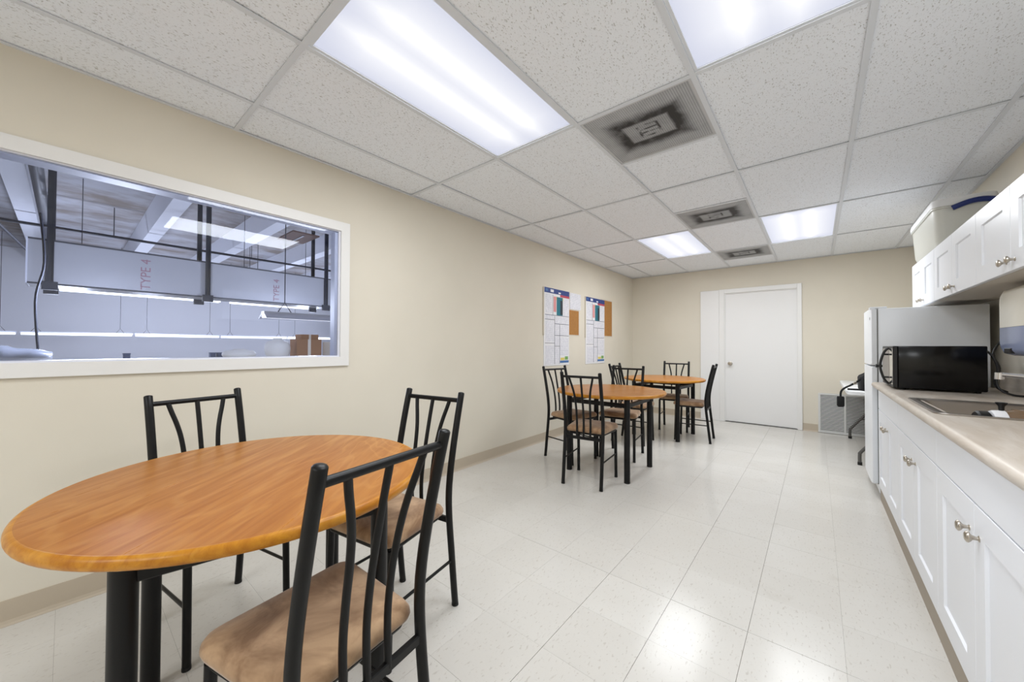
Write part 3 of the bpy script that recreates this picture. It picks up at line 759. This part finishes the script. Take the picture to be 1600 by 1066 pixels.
MB().lathe([(0, -.1335), (.045, -.1335), (.05, -.132), (.045, -.130), (.03, -.1325), (0, -.1325)], 24).obj('drain', 'chrome', sk, 40)
# faucet
fc = empty('faucet', (.90, 2.40, .9095), label='chrome faucet with a long straight spout over the sink', cat='faucet')
MB().box(-.025, .025, -.11, .11, .0, .016, .006).obj('deck_plate', 'chrome', fc)
MB().tube([(0, 0, .016), (0, 0, .10)], .02, 18).obj('body', 'chrome', fc, 40)
MB().tube(spline([(0, 0, .09), (-.04, .05, .125), (-.13, .16, .14), (-.258, .288, .152)]), .010, 14).obj('spout', 'chrome', fc, 50)
MB().tube([(-.262, .290, .160), (-.263, .291, .130)], .0145, 16).obj('aerator', 'chrome', fc, 40)
MB().tube([(0, 0, .10), (-.0, -.01, .125)], .017, 16).tube([(0, -.01, .12), (.03, -.09, .15)], .006, 10).obj('handle', 'chrome', fc, 40)
# things in the sink
bo = empty('coffee_carafe', (.53, 2.52, .776), math.radians(4), label='glass coffee carafe with black lid lying on its side in the sink', cat='carafe')
def lx(prof, n, m_): return MB().lathe([(r, -z) for r, z in prof], 28, (0, 0, .075), '-x').obj(n, m_, bo, 40)
lx([(0, .0), (.052, 0), (.058, .006), (.058, .034), (.05, .04), (0, .04)], 'lid', 'black_plastic')
lx([(.045, .04), (.06, .042), (.064, .05), (.066, .078), (.06, .08), (.045, .08)], 'collar', 'paper')
lx([(0, .08), (.062, .08), (.074, .105), (.075, .14), (.068, .18), (.055, .195), (0, .195)], 'glass_body', 'glass_brown')
MB().lathe([(0, 0), (.008, 0), (.009, .02), (.016, .03), (.017, .036), (0, .038)], 16, (.072, 0, .138)).obj('handle', 'black_plastic', bo, 50)
# microwave
mw = empty('microwave', (.58, 3.66, .9095), label='black microwave oven with a curved handle on the counter', cat='microwave')
MB().box(-.175, .19, -.24, .24, .012, .282, .006, 2).obj('body', 'black_gloss', mw, 30)
MB().box(-.198, -.175, -.24, .24, .012, .282, .004, 1).obj('door', 'black_plastic', mw)
MB().box(-.2005, -.198, -.10, .225, .03, .265).obj('door_window', 'steel', mw)
MB().box(-.2005, -.198, -.23, -.115, .03, .265).obj('control_panel', 'chrome', mw)
hp = spline([(-.200, -.085, .025), (-.225, -.088, .06), (-.243, -.09, .147), (-.225, -.088, .235), (-.200, -.085, .27)], 5)
MB().tube(hp, .007, 10).tube([(-.199, -.087, .07), (-.232, -.089, .07)], .006, 8).tube([(-.199, -.087, .225), (-.232, -.089, .225)], .006, 8).obj('handle', 'black_plastic', mw, 50)
for x in (-.15, .16):
    for y in (-.2, .2): MB().lathe([(0, 0), (.012, 0), (.014, .012), (0, .012)], 12, (x, y, 0)).obj('foot', 'rubber', mw)
MB().tube(spline([(.774, 3.47, 1.165), (.795, 3.455, 1.13), (.812, 3.45, 1.06), (.806, 3.45, .98), (.82, 3.43, .935), (.85, 3.39, .9165), (.875, 3.34, .9165)]), .0055, 10).obj('power_cord', 'black_plastic', smooth=50, label='black power cord drooping from the microwave to the counter', cat='cord')
MB().tube(spline([(.977, 3.95, 1.24), (.93, 3.9, 1.22), (.885, 3.84, 1.14), (.90, 3.8, 1.05), (.87, 3.75, .98), (.86, 3.66, .935), (.88, 3.6, .917)]), .0065, 10).obj('power_cord', 'black_plastic', smooth=50, label='black cord looping down behind the microwave beside the refrigerator', cat='cord')
MB().tube(spline([(.90, 3.06, 1.15), (.93, 3.09, 1.09), (.955, 3.2, 1.03), (.955, 3.28, .96), (.93, 3.36, .9165)]), .0055, 10).obj('power_cord', 'black_plastic', smooth=50, label='black cord hanging below the towel dispenser', cat='cord')
# refrigerator
fg = empty('refrigerator', (.65, 4.46, 0), label='white top-freezer refrigerator behind the microwave', cat='refrigerator')
y0, y1 = -.36, .21
MB().box(-.272, .285, y0, y1, .03, 1.49, .006, 2).obj('body', 'appliance_white', fg, 30)
def rdoor(n, z0, z1):
    pl = [(-.280, y0), (-.309, y0)]+[(-.309-.008*math.sin(PI*(.5*k/6)), y0+.15*(1-math.cos(PI*.5*k/6))) for k in range(1, 7)]
    pl += [(x, y0+y1-y) for x, y in reversed(pl)]
    b = MB().prism(pl, 'z', z0, z1)
    es = [e for e in b.b.edges if abs(e.verts[0].co.z-e.verts[1].co.z) < 1e-5]
    bmesh.ops.bevel(b.b, geom=es, offset=.008, segments=2, affect='EDGES')
    return b.obj(n, 'appliance_white', fg, 35)
fd = rdoor('freezer_door', 1.042, 1.492); rdoor('fridge_door', .10, 1.030)
MB().box(-.281, -.272, y0+.006, y1-.006, .10, 1.485).obj('gasket', 'grey_metal', fg)
MB().box(-.285, -.235, y0-.006, y0+.03, 1.028, 1.044, .002, 1).obj('hinge', 'black_plastic', fg)
MB().box(-.32, -.22, y0+.01, y0+.08, 1.49, 1.505, .003, 1).obj('hinge_cover', 'appliance_white', fg)
MB().box(-.262, -.24, y0+.01, y1-.01, .012, .095).obj('toe_grille', 'cove_tan', fg)
for x in (-.22, .22):
    for y in (y0+.05, y1-.05): MB().lathe([(0, 0), (.02, 0), (.02, .03), (0, .03)], 12, (x, y, 0)).obj('foot', 'rubber', fg)
MB().lathe([(0, 0), (.012, 0), (.012, .003), (0, .003)], 20, (-.3135, y0+.055, 1.415), '-x').obj('badge', 'badge_grey', fg)
# upper cabinets
UX = .665
UL = ['upper cabinet over the refrigerator, farthest along the wall', 'upper cabinet pair of doors over the microwave', 'upper cabinet pair of doors cropped by the right edge', 'upper cabinet just outside the right edge']
UE = [4.82, 4.03, 3.115, 2.20, 1.285]
for k in range(4):
    y1, y0 = UE[k], UE[k+1]; ym = (y0+y1)/2
    o = empty('upper_cabinet', (0, 0, 0), label=UL[k], cat='cabinet', group='white upper cabinets')
    MB().box(UX+.02, .981, y0+.001, y1-.001, 1.53, 1.90).obj('carcass', 'cabinet_white', o)
    MB().box(UX+.022, .981, y0+.003, y1-.003, 1.522, 1.53).obj('bottom_panel', 'cabinet_under', o)
    for a, b_, ky in ((y0+.002, ym-.0015, ym-.046), (ym+.0015, y1-.002, ym+.046)):
        d = shaker('door', o, a, b_, 1.522, 1.905, UX)
        link('knob', KNOB, 'nickel', d, (UX, ky, 1.566))
# clear storage bin on the cabinets
bi = empty('storage_bin', (.80, 4.36, 1.90), label='translucent plastic storage bin with blue handle on the upper cabinets', cat='bin')
b = MB()
def BR(d, z, e=0): return [(x, y, z) for x, y in rrect(-.145+d, .145-d, -.40+d, .40-d, .05, 6)]
V = [[b.b.verts.new(p) for p in lp] for lp in (BR(.045, .004), BR(.022, .018), BR(.012, .05), BR(0, .27), BR(-.008, .272), BR(-.008, .285), BR(.0, .285))]
n_ = len(V[0])
for A, B in zip(V, V[1:]):
    for k in range(n_): b.b.faces.new((A[k], A[(k+1) % n_], B[(k+1) % n_], B[k]))
b.b.faces.new(V[0][::-1])
o = b.obj('tub', 'bin_plastic', bi, 40); md = o.modifiers.new('t', 'SOLIDIFY'); md.thickness = .003
MB().loops([BR(-.010, .286), BR(-.012, .31), BR(-.006, .338), BR(.01, .345)]).obj('lid', 'plastic_white', bi, 40)
hp = [(-.06+.19*k/10, -.413-.012*math.sin(PI*k/10), .262+.03*math.sin(PI*k/10*.8)) for k in range(11)]
MB().tube(hp, .018, 10).obj('handle', 'blue_plastic', bi, 50)
# towel dispenser
dp = empty('towel_dispenser', (.985, 3.08, 1.14), label='white paper towel dispenser with blue-grey lower window under the cabinets', cat='dispenser')
def DL(d, x, z0, z1, top):
    r = .045; q = [(-.185+d, z0+(0 if top else d)), (.185-d, z0+(0 if top else d)), (.185-d, z1-(d if top else 0)), (-.185+d, z1-(d if top else 0))]
    out = []
    for i in ((0, 1, 2, 3) if top else (0, 1, 2, 3)):
        y, z = q[i]; rd = (i >= 2) == top
        if not rd: out.append((x, y, z)); continue
        sy = 1 if y > 0 else -1; sz = 1 if top else -1
        cy, cz = y-sy*r, z-sz*r
        an = [math.radians(v) for v in (0, 22, 45, 67, 90)]
        if (i == 1) or (i == 3): an = an[::-1]
        if i == 2 or i == 0: pass
        out += [(x, cy+sy*r*math.cos(t_), cz+sz*r*math.sin(t_)) for t_ in an]
    return out
def dsp(n, m_, z0, z1, top):
    MB().loops([DL(0, -.003, z0, z1, top), DL(0, -.17, z0, z1, top), DL(.012, -.205, z0, z1, top), DL(.03, -.216, z0, z1, top)]).obj(n, m_, dp, 50)
dsp('cover', 'dispenser_white', .15, .36, True)
dsp('lower_window', 'dispenser_lens', .0, .149, False)
MB().box(-.222, -.20, -.005, .075, .012, .04, .003, 1).obj('lever', 'black_plastic', dp)
MB().box(-.214, -.206, .10, .125, .055, .085, .002, 1).obj('latch', 'plastic_white', dp)

# ------------------------------------------------------------------ corner by the back wall
gr = empty('return_grille', (.29, YB, 0), label='white louvred air return grille low on the back wall', cat='grille')
MB().box(-.276, .30, -.022, -.001, .004, .028, .002, 1).box(-.276, .30, -.022, -.001, .522, .547, .002, 1).box(-.276, -.252, -.022, -.001, .028, .522).box(.276, .30, -.022, -.001, .028, .522).obj('frame', 'grille_paint', gr)
MB().box(-.008, .012, -.022, -.002, .028, .522).obj('mullion', 'grille_paint', gr)
MB().box(-.252, .276, -.004, -.001, .028, .522).obj('backing', 'grille_dark', gr)
sm = MB().prism([(-.019, -.006), (-.016, -.0065), (-.005, .004), (-.007, .0055)], 'x', -.122, .122).mesh('slat')
sm2 = MB().prism([(-.019, -.006), (-.016, -.0065), (-.005, .004), (-.007, .0055)], 'x', -.132, .132).mesh('slat')
for k in range(24):
    link('slat', sm, 'grille_paint', gr, (-.130, 0, .038+.0205*k)); link('slat', sm2, 'grille_paint', gr, (.144, 0, .038+.0205*k))
ft = empty('folding_table', (.60, 5.80, 0), label='white folding table in the corner behind the refrigerator', cat='table')
L = []
for d, z in ((.006, .700), (0, .706), (0, .738), (.008, .745)): L.append([(x, y, z) for x, y in rrect(-.365+d, .36-d, -.77+d, .77-d, .05, 6)])
MB().loops(L).obj('tabletop', 'plastic_white', ft, 40)
for y in (-.70, .74):
    y = y if y < 0 else .70
    for s_ in (-1, 1):
        lg = MB().tube(spline([(s_*.27, y, .0), (s_*.27, y, .10), (s_*.255, y, .14), (s_*.12, y, .33), (s_*.10, y, .37), (s_*.10, y, .70)], 5), .0145, 12).obj('leg', 'leg_grey', ft, 50)
        MB().lathe([(0, 0), (.018, 0), (.018, .03), (0, .03)], 14, (s_*.27, y, 0)).obj('foot_cap', 'rubber', lg, 40)
    MB().tube([(-.17, y, .26), (.17, y, .26)], .009, 10).obj('crossbar', 'leg_grey', ft, 40)
bg = empty('shoulder_bag', (.43, 5.17, .745), math.radians(8), label='black shoulder bag with hanging strap on the folding table', cat='bag')
pr = [(-.085, .0), (.10, 0), (.115, .02), (.115, .14), (.09, .185), (.03, .205), (-.02, .19), (-.085, .15), (-.095, .13), (-.092, .02)]
b = MB(); b.loops([[(x*s_, y, z*s_+.001) for x, z in pr] for y, s_ in ((-.09, .9), (-.075, 1), (.075, 1), (.09, .9))]).obj('body', 'black_cloth', bg, 40)
MB().tube(spline([(-.075, -.05, .145), (-.115, -.06, .10), (-.165, -.07, .06), (-.225, -.075, .02), (-.252, -.075, -.02), (-.255, -.075, -.09)]), .009, 8, flat=.5).obj('strap', 'black_cloth', bg, 50)
MB().box(-.285, -.225, -.09, -.06, -.17, -.065, .012, 2).obj('strap_pad', 'black_cloth', bg, 40)
MB().tube([(-.08, -.06, .012), (-.2, -.07, .012)], .009, 8).obj('lower_strap', 'black_cloth', bg, 40)
MB().tube(spline([(-.135, -.078, .09), (-.155, -.082, .08), (-.15, -.082, .065), (-.13, -.078, .075)]), .005, 8).obj('clip', 'nickel', bg, 40)
MB().lathe([(0, .004), (.06, .004), (.065, .006), (.115, .018), (.116, .020), (.064, .010), (0, .008)], 40, (.42, 6.05, .742)).obj('plate', 'plastic_white', smooth=40, label='white plate on the folding table behind the bag', cat='plate')
